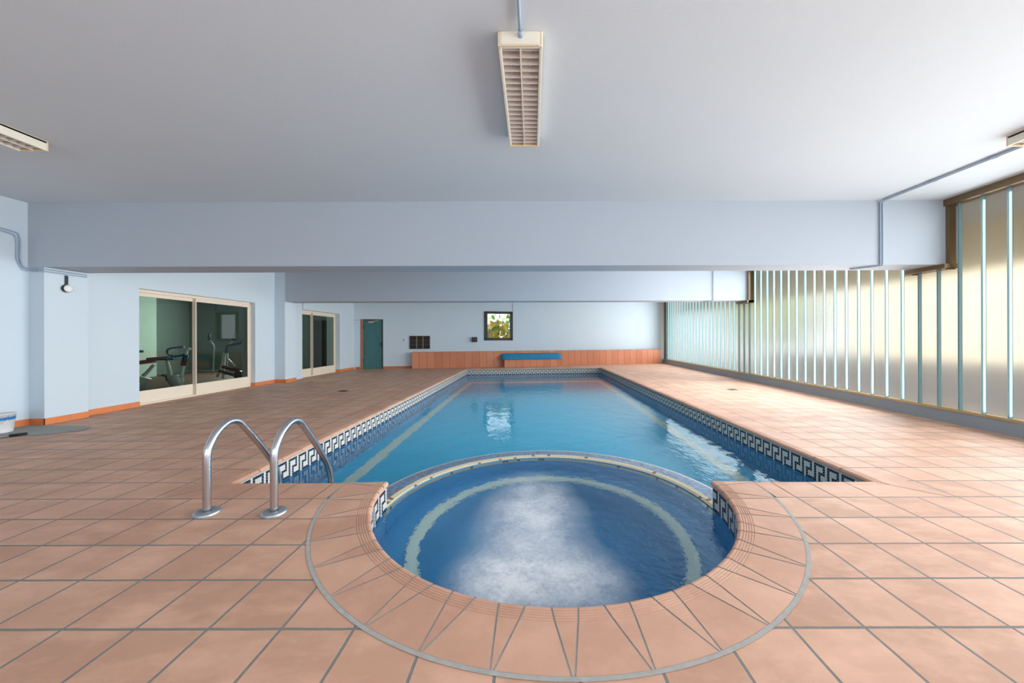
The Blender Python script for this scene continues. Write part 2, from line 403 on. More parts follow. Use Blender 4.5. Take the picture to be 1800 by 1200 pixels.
# skirting tiles
sk = MB(); SH = 0.098; ST = 0.012
def skb(x0, y0, x1, y1): sk.box(x0, y0, 0, x1, y1, SH, m_skirt_y, 0.002)
skb(-7.58, -4, -7.58 + ST, 5.35); skb(-7.58, 5.35 - ST, -7.35 + ST, 5.35); skb(-7.35, 5.35 - ST, -7.35 + ST, 5.88); skb(-7.5, 5.91, -7.5 + ST, 6.78)
skb(-7.64, 9.62 - ST, -7.5, 9.62); skb(-7.5, 9.62 - ST, -7.5 + ST, 10.35); skb(-7.5, 10.35 - ST, -7.2 + ST, 10.35); skb(-7.2, 10.35 - ST, -7.2 + ST, 10.83)
skb(-7.55, 13.6 - ST, -7.36, 13.6); skb(-7.36, 13.6 - ST, -7.36 + ST, 14.68)
struct(sk.obj('baseboard_left'), 'orange terracotta skirting along the left wall', 'skirting')
sb = MB(); sb.box(0, -ST, 0, du0, 0, SH, m_skirt_x, 0.002); sb.box(du1, -ST, 0, 2.25, 0, SH, m_skirt_x, 0.002)
struct(bobj(sb, 'baseboard_back'), 'orange terracotta skirting along the back wall beside the teal door', 'skirting')

# ------------------------------------------------------------------ channel glass wall
win = thing('window_1', 'long wall of ribbed translucent channel glass on the right', 'window', kind='structure')
gl = MB(); ed = MB(); P0, PITCH = 4.652, 0.277
BAYS = ((-3.7, 5.31, 3.27), (5.31, 5.80, 2.32), (5.80, 10.31, 3.27), (10.31, 10.82, 2.31), (10.82, 17.75, 3.27))
def top_at(y):
    for a, b, t in BAYS:
        if a <= y < b: return t
    return 3.27
k0 = int((-3.7 - P0) / PITCH); y = P0 + k0 * PITCH
while y < 17.6:
    ya, yb = y + 0.004, y + PITCH - 0.004
    t = min(top_at(ya), top_at(yb), top_at((ya + yb) / 2))
    xa, xb = XR(ya) + 0.046, XR(yb) + 0.046
    gl.prism([(xa, ya), (xa + 0.007, ya), (xb + 0.007, yb), (xb, yb)], 0.225, t, m_frost)
    for dy, s_ in ((0.004, 0), (-0.012, 1)):                 # the two flanges that meet at a joint
        ed.box(XR(y) - 0.002, y + dy, 0.225, XR(y) + 0.044, y + dy + 0.007, min(top_at(y - 0.01), top_at(y + 0.01)), m_edge)
    y += PITCH
gl.obj('glass', m_frost, win); ed.obj('glass_flange', m_edge, win)
fr = MB()
def run(y0, y1, xa, xb, z0, z1, m): fr.prism([(XR(y0) + xa, y0), (XR(y0) + xb, y0), (XR(y1) + xb, y1), (XR(y1) + xa, y1)], z0, z1, m)
run(-4, 17.8, -0.012, 0.11, 0.19, 0.225, m_brass)
run(-4, 5.33, -0.08, 0.10, 3.25, CEIL, m_bronze); run(5.78, 10.33, -0.08, 0.10, 3.25, CEIL, m_bronze); run(10.80, 17.8, -0.08, 0.10, 3.25, CEIL, m_bronze)
for ya, yb, xa in ((5.28, 5.33, 6.215), (5.775, 5.84, 6.25), (10.27, 10.33, 6.27), (10.785, 10.85, 6.32)):
    fr.box(xa, ya, 2.30, XR(ya) + 0.05, yb, 3.25, m_bronze)
run(5.26, 5.84, -0.14, 0.10, 2.315, 2.38, m_bronze); run(10.27, 10.85, -0.16, 0.10, 2.30, 2.366, m_bronze)
fr.box(XR(17.7) - 0.03, 17.55, 0.2, XR(17.7) + 0.12, 17.65, 3.21, m_bronze)
fr.obj('frame', m_bronze, win)

# ------------------------------------------------------------------ sliding glass doors on the left
def sliding_door(name, label, y0, ym, y1, h, xf):
    d = thing(name, label, 'door', (xf, y0, 0), kind='structure')
    L, m_ = y1 - y0, ym - y0
    f = MB(); f.box(-0.05, 0, h - 0.06, 0.05, L, h, m_cream, 0.004); f.box(-0.05, 0, 0, 0.05, 0.025, h, m_cream); f.box(-0.05, L - 0.03, 0, 0.05, L, h, m_cream, 0.004)
    f.box(-0.05, 0, 0, 0.05, L, 0.03, m_cream, 0.003); f.box(-0.05, L - 0.012, 0, 0.055, L, h, m_creamdk)
    f.obj('frame', m_cream, d)
    for a, b, x in ((0.025, m_ + 0.03, -0.035), (m_ - 0.03, L - 0.03, 0.004)):
        leaf = MB(); t = 0.032
        leaf.box(x, a, 0.03, x + t, b, 0.27, m_cream, 0.003); leaf.box(x, a, h - 0.13, x + t, b, h - 0.06, m_cream, 0.003)
        leaf.box(x, a, 0.27, x + t, a + 0.045, h - 0.13, m_cream, 0.003); leaf.box(x, b - 0.06, 0.27, x + t, b, h - 0.13, m_cream, 0.003)
        lo = leaf.obj('sliding_leaf', m_cream, d)
        g = MB(); g.face([(x + t / 2, a + 0.04, 0.265), (x + t / 2, b - 0.055, 0.265), (x + t / 2, b - 0.055, h - 0.125), (x + t / 2, a + 0.04, h - 0.125)], m_pane)
        g.obj('glass_pane', m_pane, lo)
    st = MB(); st.box(0.036, m_ - 0.035, 0.03, 0.048, m_ - 0.012, h - 0.06, m_creamdk); st.obj('meeting_strip', m_creamdk, d)
    return d
sliding_door('door_1', 'nearer wide cream framed sliding glass door looking into the gym', 6.78, 8.06, 9.62, 2.26, -7.66)
sliding_door('door_2', 'farther narrower cream framed sliding glass door past the second pilaster', 11.44, 12.2, 13.6, 2.22, -7.57)

# ------------------------------------------------------------------ teal door, back window, wall fittings
d3 = thing('door_3', 'weathered teal metal door in the left corner of the back wall', 'door', kind='structure'); d3.matrix_world = BM
j = MB(); j.box(du0, -0.01, 0, du0 + 0.10, 0.16, dz1, m_wood, 0.003); j.box(du1 - 0.03, 0.0, 0, du1, 0.16, dz1, m_dark); j.box(du0, 0.0, dz1 - 0.03, du1, 0.16, dz1, m_dark); j.obj('jamb', m_wood, d3)
lf = MB(); lf.box(du0 + 0.10, 0.05, -0.004, du1 - 0.03, 0.095, dz1 - 0.03, m_teal, 0.003); lf.obj('leaf', m_teal, d3)
hg = MB()
for z in (0.35, 1.75): hg.tube([(du0 + 0.105, 0.04, z - 0.09), (du0 + 0.105, 0.04, z + 0.09)], 0.016, m_black)
hg.obj('hinge', m_black, d3)
cl_ = MB(); cl_.box(du0 + 0.30, 0.0, 1.93, du0 + 0.52, 0.05, 1.99, m_creamdk, 0.008); cl_.tube([(du0 + 0.34, -0.01, 1.99), (du0 + 0.55, -0.12, 2.0), (du0 + 0.72, 0.0, 2.03)], 0.01, m_creamdk); cl_.obj('door_closer', m_creamdk, d3)
hn = MB(); hn.box(du1 - 0.10, 0.03, 0.92, du1 - 0.06, 0.05, 1.12, m_black, 0.004); hn.tube([(du1 - 0.08, 0.05, 1.04), (du1 - 0.08, 0.0, 1.04), (du1 - 0.17, 0.0, 1.04)], 0.010, m_black); hn.obj('handle', m_black, d3)

w2 = thing('window_2', 'small dark framed window in the back wall with yellow leaves outside', 'window', kind='structure'); w2.matrix_world = BM
f = MB(); t = 0.15
for a in ((wu0, wz0, wu1, wz0 + t * 0.8), (wu0, wz1 - t * 0.7, wu1, wz1), (wu0, wz0, wu0 + t, wz1), (wu1 - t * 0.9, wz0, wu1, wz1)): f.box(a[0], -0.03, a[1], a[2], 0.08, a[3], m_dark, 0.008)
f.obj('frame', m_dark, w2)
f = MB(); f.face([(wu0 + 0.05, 0.05, wz0 + 0.05), (wu1 - 0.05, 0.05, wz0 + 0.05), (wu1 - 0.05, 0.05, wz1 - 0.05), (wu0 + 0.05, 0.05, wz1 - 0.05)], m_clear); f.obj('glass_pane', m_clear, w2)

u0, z1 = bw(721, 591); u1, z0 = bw(755, 612)
vt = thing('wall_vent', 'dark louvred air vent with pale dividers above the tiled bench', 'vent'); vt.matrix_world = BM
v = MB(); v.box(u0, -0.012, z0, u1, 0.0, z1, m_vent); v.obj('backing', m_vent, vt)
v = MB()
for i in range(14): z = z0 + (z1 - z0) * (i + 0.5) / 14; v.face([(u0, -0.012, z + 0.016), (u1, -0.012, z + 0.016), (u1, -0.03, z - 0.012), (u0, -0.03, z - 0.012)], m_vent)
v.obj('louvre', m_vent, vt)
v = MB()
for q in (1 / 3, 2 / 3): uu = u0 + (u1 - u0) * q; v.box(uu - 0.008, -0.036, z0, uu + 0.008, -0.012, z1, m_creamdk)
for q in (1 / 3, 2 / 3): zz = z0 + (z1 - z0) * q; v.box(u0, -0.035, zz - 0.004, u1, -0.03, zz + 0.004, m_bronze)
v.obj('divider', m_creamdk, vt)
v = MB()
for a in ((u0 - 0.02, z0 - 0.02, u1 + 0.02, z0), (u0 - 0.02, z1, u1 + 0.02, z1 + 0.02), (u0 - 0.02, z0, u0, z1), (u1, z0, u1 + 0.02, z1)): v.box(a[0], -0.036, a[1], a[2], 0, a[3], m_dark)
v.obj('frame', m_dark, vt)
us, zs = bw(711, 597.5)
sw = thing('light_switch', 'small white switch on the back wall left of the dark vent', 'switch'); sw.matrix_world = BM
s_ = MB(); s_.box(us - 0.035, -0.012, zs - 0.045, us + 0.06, 0, zs + 0.045, m_white, 0.004); s_.obj('plate', m_white, sw)
s_ = MB(); s_.box(us - 0.03, -0.02, zs - 0.035, us + 0.0, -0.012, zs + 0.035, m_black, 0.003); s_.obj('rocker', m_black, sw)
us, zs = bw(834, 597)
sp = thing('wall_speaker', 'small black boxy fitting on the back wall left of the window', 'speaker'); sp.matrix_world = BM
s_ = MB(); s_.box(us - 0.12, -0.13, zs - 0.10, us + 0.12, -0.02, zs + 0.12, m_black, 0.02); s_.obj('housing', m_black, sp)
s_ = MB(); s_.box(us - 0.04, -0.03, zs - 0.06, us + 0.04, 0, zs + 0.06, m_black); s_.obj('bracket', m_black, sp)
s_ = MB(); s_.lathe((us + 0.02, -0.135, zs + 0.03), [(0.0, -0.006), (0.05, 0.0), (0.06, 0.006)], m_dark, 20, 'Y'); s_.obj('grille', m_dark, sp)

# tiled bench along the back wall
bn = MB(); BL = 2.25; BR = 13.98
bn.box(BL, -0.31, 0, BR, -0.001, 0.69, m_bench, 0.006)
tag(bobj(bn, 'tiled_bench'), 'long terracotta tiled ledge along the foot of the back wall', 'bench')
q0, _ = bw(886, 640, 0.5); q1, _ = bw(981, 640, 0.5)
bk = MB(); bk.box(q0, -0.62, 0, q1, -0.315, 0.33, m_bench, 0.006)
tag(bobj(bk, 'tiled_block'), 'low terracotta tiled step in front of the ledge, under the blue board', 'step')
q0, _ = bw(880, 630, 0.45); q1, _ = bw(987, 630, 0.45)
bb = MB(); sec = [(-0.66, 0.335), (-0.68, 0.38), (-0.64, 0.415), (-0.50, 0.50), (-0.36, 0.585), (-0.325, 0.60), (-0.320, 0.57), (-0.33, 0.45), (-0.34, 0.335)]
prev = None
n = 22
for i in range(n + 1):
    s = i / n; uu = q0 + (q1 - q0) * s
    e = min(s, 1 - s) * (q1 - q0); k = 1.0 if e > 0.16 else math.sqrt(max(0.0, 1 - ((0.16 - e) / 0.16) ** 2)) * 0.55 + 0.45
    ring = [bb.bm.verts.new((uu, -0.49 + (yv + 0.49) * k, 0.335 + (zv - 0.335) * (k + (1 - k) * 0.3))) for yv, zv in sec]
    if prev:
        for a in range(len(sec)):
            f_ = bb.bm.faces.new((prev[a], prev[(a + 1) % len(sec)], ring[(a + 1) % len(sec)], ring[a])); f_.smooth = True
    else: bb.bm.faces.new(ring[::-1])
    prev = ring
bb.bm.faces.new(prev); bb.mats = [m_mat]
tag(bobj(bb, 'blue_board'), 'long blue rounded board lying on the tiled step by the back wall', 'board')

# ------------------------------------------------------------------ swimming pool
pool = thing('swimming_pool', 'long rectangular blue pool with a Greek key waterline', 'pool', (0, 0, 0))
KEY = ["#####.", "#...#.", "#...#.", "#.###.", "#.#...", "#.#...", "#.####"]
CELL = 0.0282; BT = -0.058
def key_band(mb, fn, length, flip=False):
    """Greek key of small tesserae; fn(s) gives (x, y) on the wall and the unit normal"""
    n = int(length / CELL); g = 0.0018
    steps = max(1, int(n / 40))
    for i in range(n):
        s0, s1 = i * CELL, (i + 1) * CELL
        (xa, ya), (nx, ny) = fn(s0 + g); (xb, yb), _ = fn(s1 - g)
        for r in range(7):
            c = i % 6 if not flip else 5 - i % 6
            m = m_navy if KEY[r][c] == '#' else m_whitet
            zt, zb = BT - r * CELL - g, BT - (r + 1) * CELL + g
            o = 0.003
            mb.face([(xa + nx * o, ya + ny * o, zt), (xb + nx * o, yb + ny * o, zt), (xb + nx * o, yb + ny * o, zb), (xa + nx * o, ya + ny * o, zb)], m)
def strip(mb, fn, length, n, z0, z1, m):
    for i in range(n):
        (xa, ya), _ = fn(length * i / n); (xb, yb), _ = fn(length * (i + 1) / n)
        mb.face([(xa, ya, z0), (xb, yb, z0), (xb, yb, z1), (xa, ya, z1)], m)
IN = -0.02
cx_l, cx_rn, cx_rf = PL + IN, PRX(PN) - IN, PRX(15.3) - IN
def segfn(p, q):
    d = Vector((q[0] - p[0], q[1] - p[1])); L = d.length; d.normalize(); nrm = (-d.y, d.x)
    return (lambda s: ((p[0] + d.x * s, p[1] + d.y * s), nrm)), L
cA, cB = (cx_l, PN + IN), (cx_l, PFY(cx_l) - IN)
cC, cD = (cx_rf, PFY(cx_rf) - IN), (cx_rn, PN + IN)
band = MB(); basin = MB()
BB = BT - 7 * CELL
DN, DF = -1.05, -1.65
for p, q in ((cB, cA), (cC, cB), (cD, cC)):                  # walls whose normal turns into the pool
    fn, L = segfn(p, q)
    key_band(band, fn, L, True)
    strip(band, fn, L, 1, BB, -0.005, m_bgrout)
def depth(y): return DN + (DF - DN) * (y - PN) / 12.0
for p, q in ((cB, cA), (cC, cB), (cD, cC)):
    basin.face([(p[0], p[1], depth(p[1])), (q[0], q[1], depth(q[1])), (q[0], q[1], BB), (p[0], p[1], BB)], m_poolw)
SAout = 1.735
FLAT = 0.955
def ES(p):
    return (p[0], SC[1] + (p[1] - SC[1]) * FLAT if p[1] > SC[1] else p[1])
def flatten(mb):
    for v in mb.bm.verts:
        if v.co.y > SC[1]: v.co.y = SC[1] + (v.co.y - SC[1]) * FLAT
th = math.asin((PN + IN - SC[1]) / SAout)
nr = [ES(p) for p in arc(SC, SAout, PI - th, th, 48)]                         # near side of the pool bends round the spa
loop = [cA] + nr + [cD]
for a, b in zip(loop[:-1], loop[1:]): basin.face([(a[0], a[1], depth(a[1])), (b[0], b[1], depth(b[1])), (b[0], b[1], BB + 0.01), (a[0], a[1], BB + 0.01)], m_pool)
for a, b in ((cA, nr[0]), (nr[-1], cD)): basin.face([(a[0], a[1], BB), (b[0], b[1], BB), (b[0], b[1], -0.005), (a[0], a[1], -0.005)], m_bgrout)
outline = [cB] + loop + [cC]
basin.face([(x, y, depth(y)) for x, y in outline], m_pool)
basin.obj('basin', m_pool, pool); band.obj('mosaic_band', m_whitet, pool)
ln = MB()
def lband(pts): ln.face([(x, y, depth(y) + 0.006) for x, y in pts], m_line)
lband([(-2.46, 3.4), (-2.28, 3.4), (-2.28, 13.6), (-2.46, 13.9)]); lband([(2.64, 3.4), (2.82, 3.4), (2.77, 14.2), (2.59, 13.9)]); lband([(-2.44, 13.9), (-2.44, 13.5), (2.72, 13.9), (2.72, 14.3)])
tag(ln.obj('lane_line', m_line, pool), 'pale line around the pool floor')
wt = MB(); wt.face([(x, y, WZ) for x, y in outline], m_water); wt.obj('water', m_water, pool, up=True)

sh = MB()                                                    # unseen box added around both basins to keep sky light out
o_ = [(-3.3, 1.2), (3.7, 1.2), (3.7, 16.2), (-3.3, 16.2)]
for i in range(4):
    a, b = o_[i], o_[(i + 1) % 4]; sh.face([(*a, -2.0), (*b, -2.0), (*b, -0.004), (*a, -0.004)], m_concrete)
sh.face([(*a, -2.0) for a in o_], m_concrete)
sh.obj('sky_light_block', m_concrete, pool)

# coping: bullnose tiles with fine grooves; rows run from the nose outwards
def nose_rows(width, ngroove):
    R = [(0.004, -0.036), (0.0, -0.026), (0.003, -0.012), (0.010, -0.004), (0.022, 0.001)]
    for i in range(ngroove):
        r = 0.034 + i * 0.0155
        R += [(r, 0.001), (r + 0.003, -0.003), (r + 0.006, 0.001)]
    R.append((width, 0.001)); return R
def piece(mb, fn, lo_in, hi_in, lo_out, hi_out, width, rows, nsub=1, m=None):
    prev = None; k = mb.mi(m)
    for r, z in rows:
        q = r / width; a = lo_in + (lo_out - lo_in) * q; b = hi_in + (hi_out - hi_in) * q
        line = [mb.bm.verts.new((*fn(a + (b - a) * i / nsub, r), z)) for i in range(nsub + 1)]
        if prev:
            for i in range(nsub):
                f_ = mb.bm.faces.new((prev[i], prev[i + 1], line[i + 1], line[i])); f_.material_index = k
        prev = line
cop = MB(); rows = nose_rows(CW, 4); G = 0.004
def straight(p, q, out, mit0, mit1, phase, pitch):
    """tiles from p to q along the edge, laid outwards; mitre flags widen the outer side"""
    d = Vector((q[0] - p[0], q[1] - p[1])); L = d.length; d.normalize()
    fn = lambda s, r: (p[0] + d.x * s + out[0] * r, p[1] + d.y * s + out[1] * r)
    cuts = [0.0]; s = phase
    while s < L - 0.06:
        if s > 0.06: cuts.append(s)
        s += pitch
    cuts.append(L)
    for i in range(len(cuts) - 1):
        a, b = cuts[i], cuts[i + 1]
        ao = a - (CW if (i == 0 and mit0) else 0); bo = b + (CW if (i == len(cuts) - 2 and mit1) else 0)
        piece(cop, fn, a + G, b - G, ao + G, bo - G, CW, rows, 1, m_coping)
    cop.face([(*fn(0 - (CW if mit0 else 0) * 1.0, CW), -0.002), (*fn(L + (CW if mit1 else 0), CW), -0.002), (*fn(L, 0.02), -0.0035), (*fn(0, 0.02), -0.0035)], m_grout)
pa, pb = (PL, PN), (PL, PFY(PL)); pc, pd = (PRX(15.3), PFY(PRX(15.3))), (PRX(PN), PN)
straight(pa, pb, (-1, 0), True, True, 0.3225, 0.3225)
dr = Vector((pd[0] - pc[0], pd[1] - pc[1])).normalized()
straight(pd, pc, (-dr.y, dr.x), True, True, 0.3225, 0.3225)
df = Vector((pc[0] - pb[0], pc[1] - pb[1])).normalized()
straight(pb, pc, (-df.y, df.x), True, True, 0.2, 0.3265)
ex_l = SC[0] - SRO - 0.004; ex_r = SC[0] + SRO + 0.004
straight(pa, (ex_l, PN), (0, -1), True, False, ((-1.78 - PL) % 0.3265), 0.3265)
straight((ex_r, PN), pd, (0, -1), False, True, ((-1.78 - ex_r) % 0.3265), 0.3265)
cop.obj('coping', m_coping, pool)

# ------------------------------------------------------------------ round spa
spa = thing('round_spa', 'round spa tub opening into the near end of the pool', 'spa', (0, 0, 0))
RW = SR + 0.02                                              # wall radius under the nose
tz = math.asin(0.03 / RW)
sbasin = MB()
SEAT, BOT, RL = -0.68, -1.10, 1.13
A0, A1 = PI - tz, 2 * PI + tz                                 # the half enclosed by the deck
sbasin.lathe((*SC, 0), [(RW, BB), (RW, SEAT)], m_spa, 64, a0=A0, a1=A1)
sbasin.lathe((*SC, 0), [(1.475, -0.25), (1.475, SEAT)], m_spa, 64, a0=0, a1=PI)
flatten(sbasin)
sbasin.lathe((*SC, 0), [(RW, SEAT), (RL, SEAT), (RL, BOT), (0.001, BOT)], m_spa, 96)
for t in (0.0, PI):
    p_ = lambda r, z: (SC[0] + r * math.cos(t), SC[1] + r * math.sin(t), z)
    sbasin.face([p_(1.465, -1.2), p_(1.745, -1.2), p_(1.745, -0.245), p_(1.465, -0.245)], m_spa)
sbasin.obj('basin', m_spa, spa)
s_ = MB(); s_.lathe((*SC, 0), [(RL + 0.10, SEAT + 0.006), (RL - 0.004, SEAT + 0.006), (RL - 0.004, SEAT - 0.05)], m_line, 96)
tag(s_.obj('seat_edge', m_line, spa), 'pale ring along the underwater seat')
s_ = MB()
fnA = lambda s: ((SC[0] + RW * math.cos(A0 + s / RW), SC[1] + RW * math.sin(A0 + s / RW)), (-math.cos(A0 + s / RW), -math.sin(A0 + s / RW)))
key_band(s_, fnA, RW * (A1 - A0), True); strip(s_, fnA, RW * (A1 - A0), 64, BB, -0.005, m_bgrout)
# stub walls where the tub opens into the pool
for sx in (-1, 1):
    x = SC[0] + sx * RW; y0 = SC[1] + 0.03
    s_.face([(x, y0, BB - 0.1), (x + sx * 0.2, PN + IN, BB - 0.1), (x + sx * 0.2, PN + IN, -0.005), (x, y0, -0.005)], m_whitet)
s_.obj('mosaic_band', m_whitet, spa)
# white layer on the spa water, painting in light reflected off the churned surface
def reflection_mat():
    m = bpy.data.materials.new('painted_water_reflection'); m.use_nodes = True; nt = m.node_tree
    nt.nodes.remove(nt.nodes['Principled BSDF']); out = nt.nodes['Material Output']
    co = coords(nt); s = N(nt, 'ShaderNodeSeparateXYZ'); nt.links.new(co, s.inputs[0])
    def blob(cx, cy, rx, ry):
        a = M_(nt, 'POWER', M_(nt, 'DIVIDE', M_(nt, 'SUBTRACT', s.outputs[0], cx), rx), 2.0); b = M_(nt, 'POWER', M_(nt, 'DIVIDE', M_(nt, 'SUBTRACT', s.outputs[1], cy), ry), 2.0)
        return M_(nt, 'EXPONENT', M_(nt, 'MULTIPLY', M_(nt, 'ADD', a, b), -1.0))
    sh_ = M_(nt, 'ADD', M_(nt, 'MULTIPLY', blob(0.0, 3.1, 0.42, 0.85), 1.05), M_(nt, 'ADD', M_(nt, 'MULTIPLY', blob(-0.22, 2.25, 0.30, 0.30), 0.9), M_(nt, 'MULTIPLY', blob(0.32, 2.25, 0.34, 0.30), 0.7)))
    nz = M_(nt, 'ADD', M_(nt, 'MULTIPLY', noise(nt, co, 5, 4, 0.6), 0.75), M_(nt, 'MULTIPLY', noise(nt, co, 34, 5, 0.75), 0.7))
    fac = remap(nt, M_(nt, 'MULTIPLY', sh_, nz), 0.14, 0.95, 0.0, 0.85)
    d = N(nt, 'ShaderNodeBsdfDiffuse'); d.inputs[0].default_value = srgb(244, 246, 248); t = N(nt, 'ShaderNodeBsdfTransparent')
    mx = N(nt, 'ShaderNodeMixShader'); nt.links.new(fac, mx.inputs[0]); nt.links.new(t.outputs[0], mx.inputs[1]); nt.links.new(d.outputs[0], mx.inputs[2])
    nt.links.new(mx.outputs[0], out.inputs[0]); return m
m_reflection = reflection_mat()
s_ = MB(); s_.face([(x, y, WZ + 0.004) for x, y in arc(SC, 1.36, 0, 2 * PI, 64)[:-1]], m_reflection)
tag(s_.obj('painted_reflection', m_reflection, spa, up=True), 'painted white reflection on the churned water in the middle of the spa', kind='stuff')
# rim between spa and pool
rim = MB()
def cellring(r0, r1, z0, z1, n, mats, g=0.0022, a_lo=-0.02, a_hi=PI + 0.02):
    for i in range(n):
        a, b = a_lo + (a_hi - a_lo) * i / n, a_lo + (a_hi - a_lo) * (i + 1) / n
        ga = g / r0
        p = lambda r, t, z: (SC[0] + r * math.cos(t), SC[1] + r * math.sin(t), z)
        f_ = rim.face([p(r0 + g, a + ga, z0), p(r0 + g, b - ga, z0), p(r1 - g, b - ga, z1), p(r1 - g, a + ga, z1)], random.choice(mats))
for i in range(6):
    cellring(1.55 + i * 0.0265, 1.55 + (i + 1) * 0.0265, -0.238, -0.238, 190, [m_blue1] * 5 + [m_blue2] * 5 + [m_blue3] * 4 + [m_rust] * (1 if i < 5 else 0))
rc = [m_creamt] * 9 + [m_rust]
cellring(1.503, 1.55, -0.243, -0.236, 120, rc); cellring(1.472, 1.503, -0.262, -0.243, 120, rc); cellring(1.466, 1.472, -0.33, -0.262, 120, rc)
cellring(1.709, 1.739, -0.238, -0.240, 130, [m_creamt])
rim.lathe((*SC, 0), [(1.468, -0.35), (1.474, -0.266), (1.505, -0.247), (1.555, -0.2405), (1.735, -0.2415), (1.739, -0.30), (1.739, -1.2)], m_bgrout, 96, a0=-0.02, a1=PI + 0.02)
flatten(rim)
tag(rim.obj('rim', m_creamt, spa), 'curved rim of pale blue and cream mosaic between spa and pool')
s_ = MB(); s_.face([(x, y, WZ) for x, y in [ES(p) for p in arc(SC, 1.476, 0.0, PI, 64)] + arc(SC, RW, PI, 2 * PI, 64)], m_spawater)
s_.obj('water', m_spawater, spa, up=True)
ring = MB(); WR = SRO - SR; rows = nose_rows(WR, 5)
polar = lambda a, r: (SC[0] + (SR + r) * math.cos(a), SC[1] + (SR + r) * math.sin(a))
NP = 18; st = PI / NP
for k in range(NP):
    c = PI + st * (k + 0.5); hi_, ho = st * 0.235, st * 0.5 - 0.011 / SRO
    ga = 0.0045 / SR
    piece(ring, polar, c - hi_ + ga, c + hi_ - ga, c - ho, c + ho, WR, rows, 3, m_coping)
for k in range(NP + 1):
    c = PI + st * k; hi_, ho = st * 0.265, 0.0025 / SRO
    lo, hi2 = c - hi_, c + hi_
    if k == 0: lo = c - tz
    if k == NP: hi2 = c + tz
    ga = 0.0045 / SR
    piece(ring, polar, lo + (ga if k else 0), hi2 - (ga if k < NP else 0), c - ho * (1 if k else 0), c + ho * (1 if k < NP else 0), WR, rows, 3, m_coping)
ring.lathe((*SC, 0), [(SR + 0.016, -0.0028), (SRO + 0.016, -0.0005)], m_grout, 96, a0=PI - 0.012, a1=2 * PI + 0.012)
ring.lathe((*SC, 0), [(SRO + 0.001, 0.0018), (SRO + 0.022, 0.002)], m_grout, 96, a0=PI + 0.17, a1=2 * PI - 0.17)
ring.obj('coping', m_coping, spa)

# ------------------------------------------------------------------ pool ladder
lad = thing('pool_ladder', 'stainless steel pool ladder with two hooped rails beside the spa', 'ladder', (-2.17, 2.64, 0))
prof = [(0, 0.004), (0, 0.2), (0, 0.40), (0.02, 0.49), (0.09, 0.585), (0.19, 0.635), (0.285, 0.615), (0.36, 0.54), (0.50, 0.375), (0.615, 0.225), (0.69, 0.11), (0.735, 0.0), (0.752, -0.10), (0.755, -0.22), (0.755, -0.6), (0.755, -1.0)]
for sx in (-0.25, 0.25):
    r = MB(); r.tube([Vector((sx, yy, zz)) for yy, zz in [(p.x, p.y) for p in smooth_path([Vector((a, b, 0)) for a, b in prof], 6)]], 0.026, m_steel, 18)
    ro = r.obj('rail', m_steel, lad)
    fg = MB(); fg.lathe((sx, 0, 0.0), [(0.084, 0.0), (0.084, 0.012), (0.074, 0.022), (0.050, 0.026), (0.040, 0.020), (0.027, 0.018)], m_flange, 36); fg.obj('flange', m_flange, ro)
for z in (-0.42, -0.68, -0.94):
    t_ = MB(); t_.box(-0.25, 0.70, z - 0.015, 0.25, 0.79, z + 0.015, m_steel, 0.006); t_.obj('step', m_steel, lad)

# ------------------------------------------------------------------ ceiling lights
def ceiling_light(label, x0, y0, nblade=19):
    W, L, H = 0.30, 1.26, 0.095
    t = thing('ceiling_light', label, 'light', (x0, y0, CEIL), group='louvred ceiling lights')
    h = MB(); h.box(0, 0.03, -0.02, W, L - 0.012, 0, m_lampw); 
    for xa in (0, W - 0.022):
        h.prism([(xa, -H), (xa + 0.022, -H), (xa + 0.022, 0), (xa, 0)], 0.03, L - 0.012, m_lampw, 0.004, mat=Matrix(((1, 0, 0, 0), (0, 0, 1, 0), (0, 1, 0, 0), (0, 0, 0, 1))))
    h.obj('housing', m_lampw, t)
    e = MB(); e.box(0.022, -0.002, -H, W - 0.022, 0.03, 0, m_lampw, 0.004)
    e.box(0, 0, -H - 0.002, 0.024, 0.032, 0, m_lampy, 0.006); e.box(W - 0.024, 0, -H - 0.002, W, 0.032, 0, m_lampy, 0.006)
    e.box(0.02, -0.004, -H - 0.003, W - 0.02, 0.012, -H + 0.008, m_lampy, 0.002)
    e.obj('end_cap', m_lampw, t)
    e = MB(); e.box(0, L - 0.014, -H - 0.002, W, L, 0, m_lampy, 0.004); e.obj('end_cap', m_lampy, t)
    lv = MB(); lv.box(W / 2 - 0.005, 0.03, -H + 0.004, W / 2 + 0.005, L - 0.014, -H + 0.055, m_lampw)
    p = (L - 0.05) / nblade
    for i in range(nblade):
        y = 0.035 + p * i
        for xa, xb in ((0.024, W / 2 - 0.005), (W / 2 + 0.005, W - 0.024)):
            mid = (xa + xb) / 2; zt = -H + 0.052
            pts = [(xa, -H + 0.006), (xb, -H + 0.006), (xb, zt), (mid + 0.026, zt), (mid + 0.026, zt - 0.014), (mid - 0.026, zt - 0.014), (mid - 0.026, zt), (xa, zt)]
            f0 = [lv.bm.verts.new((a, y + 0.018 - (b + H) * 0.28, b)) for a, b in pts]; f1 = [lv.bm.verts.new((a, y + 0.021 - (b + H) * 0.28, b)) for a, b in pts]
            k = lv.mi(m_louv)
            for f_ in (lv.bm.faces.new(f0), lv.bm.faces.new(f1[::-1])): f_.material_index = k
            for q in range(8): lv.bm.faces.new((f0[q], f1[q], f1[(q + 1) % 8], f0[(q + 1) % 8])).material_index = k
    lv.obj('louvre', m_louv, t)
    for xa in (W * 0.27, W * 0.73):
        tb = MB(); tb.tube([(xa, 0.05, -0.035), (xa, L - 0.04, -0.035)], 0.013, m_tube); tb.obj('fluorescent_tube', m_tube, t)
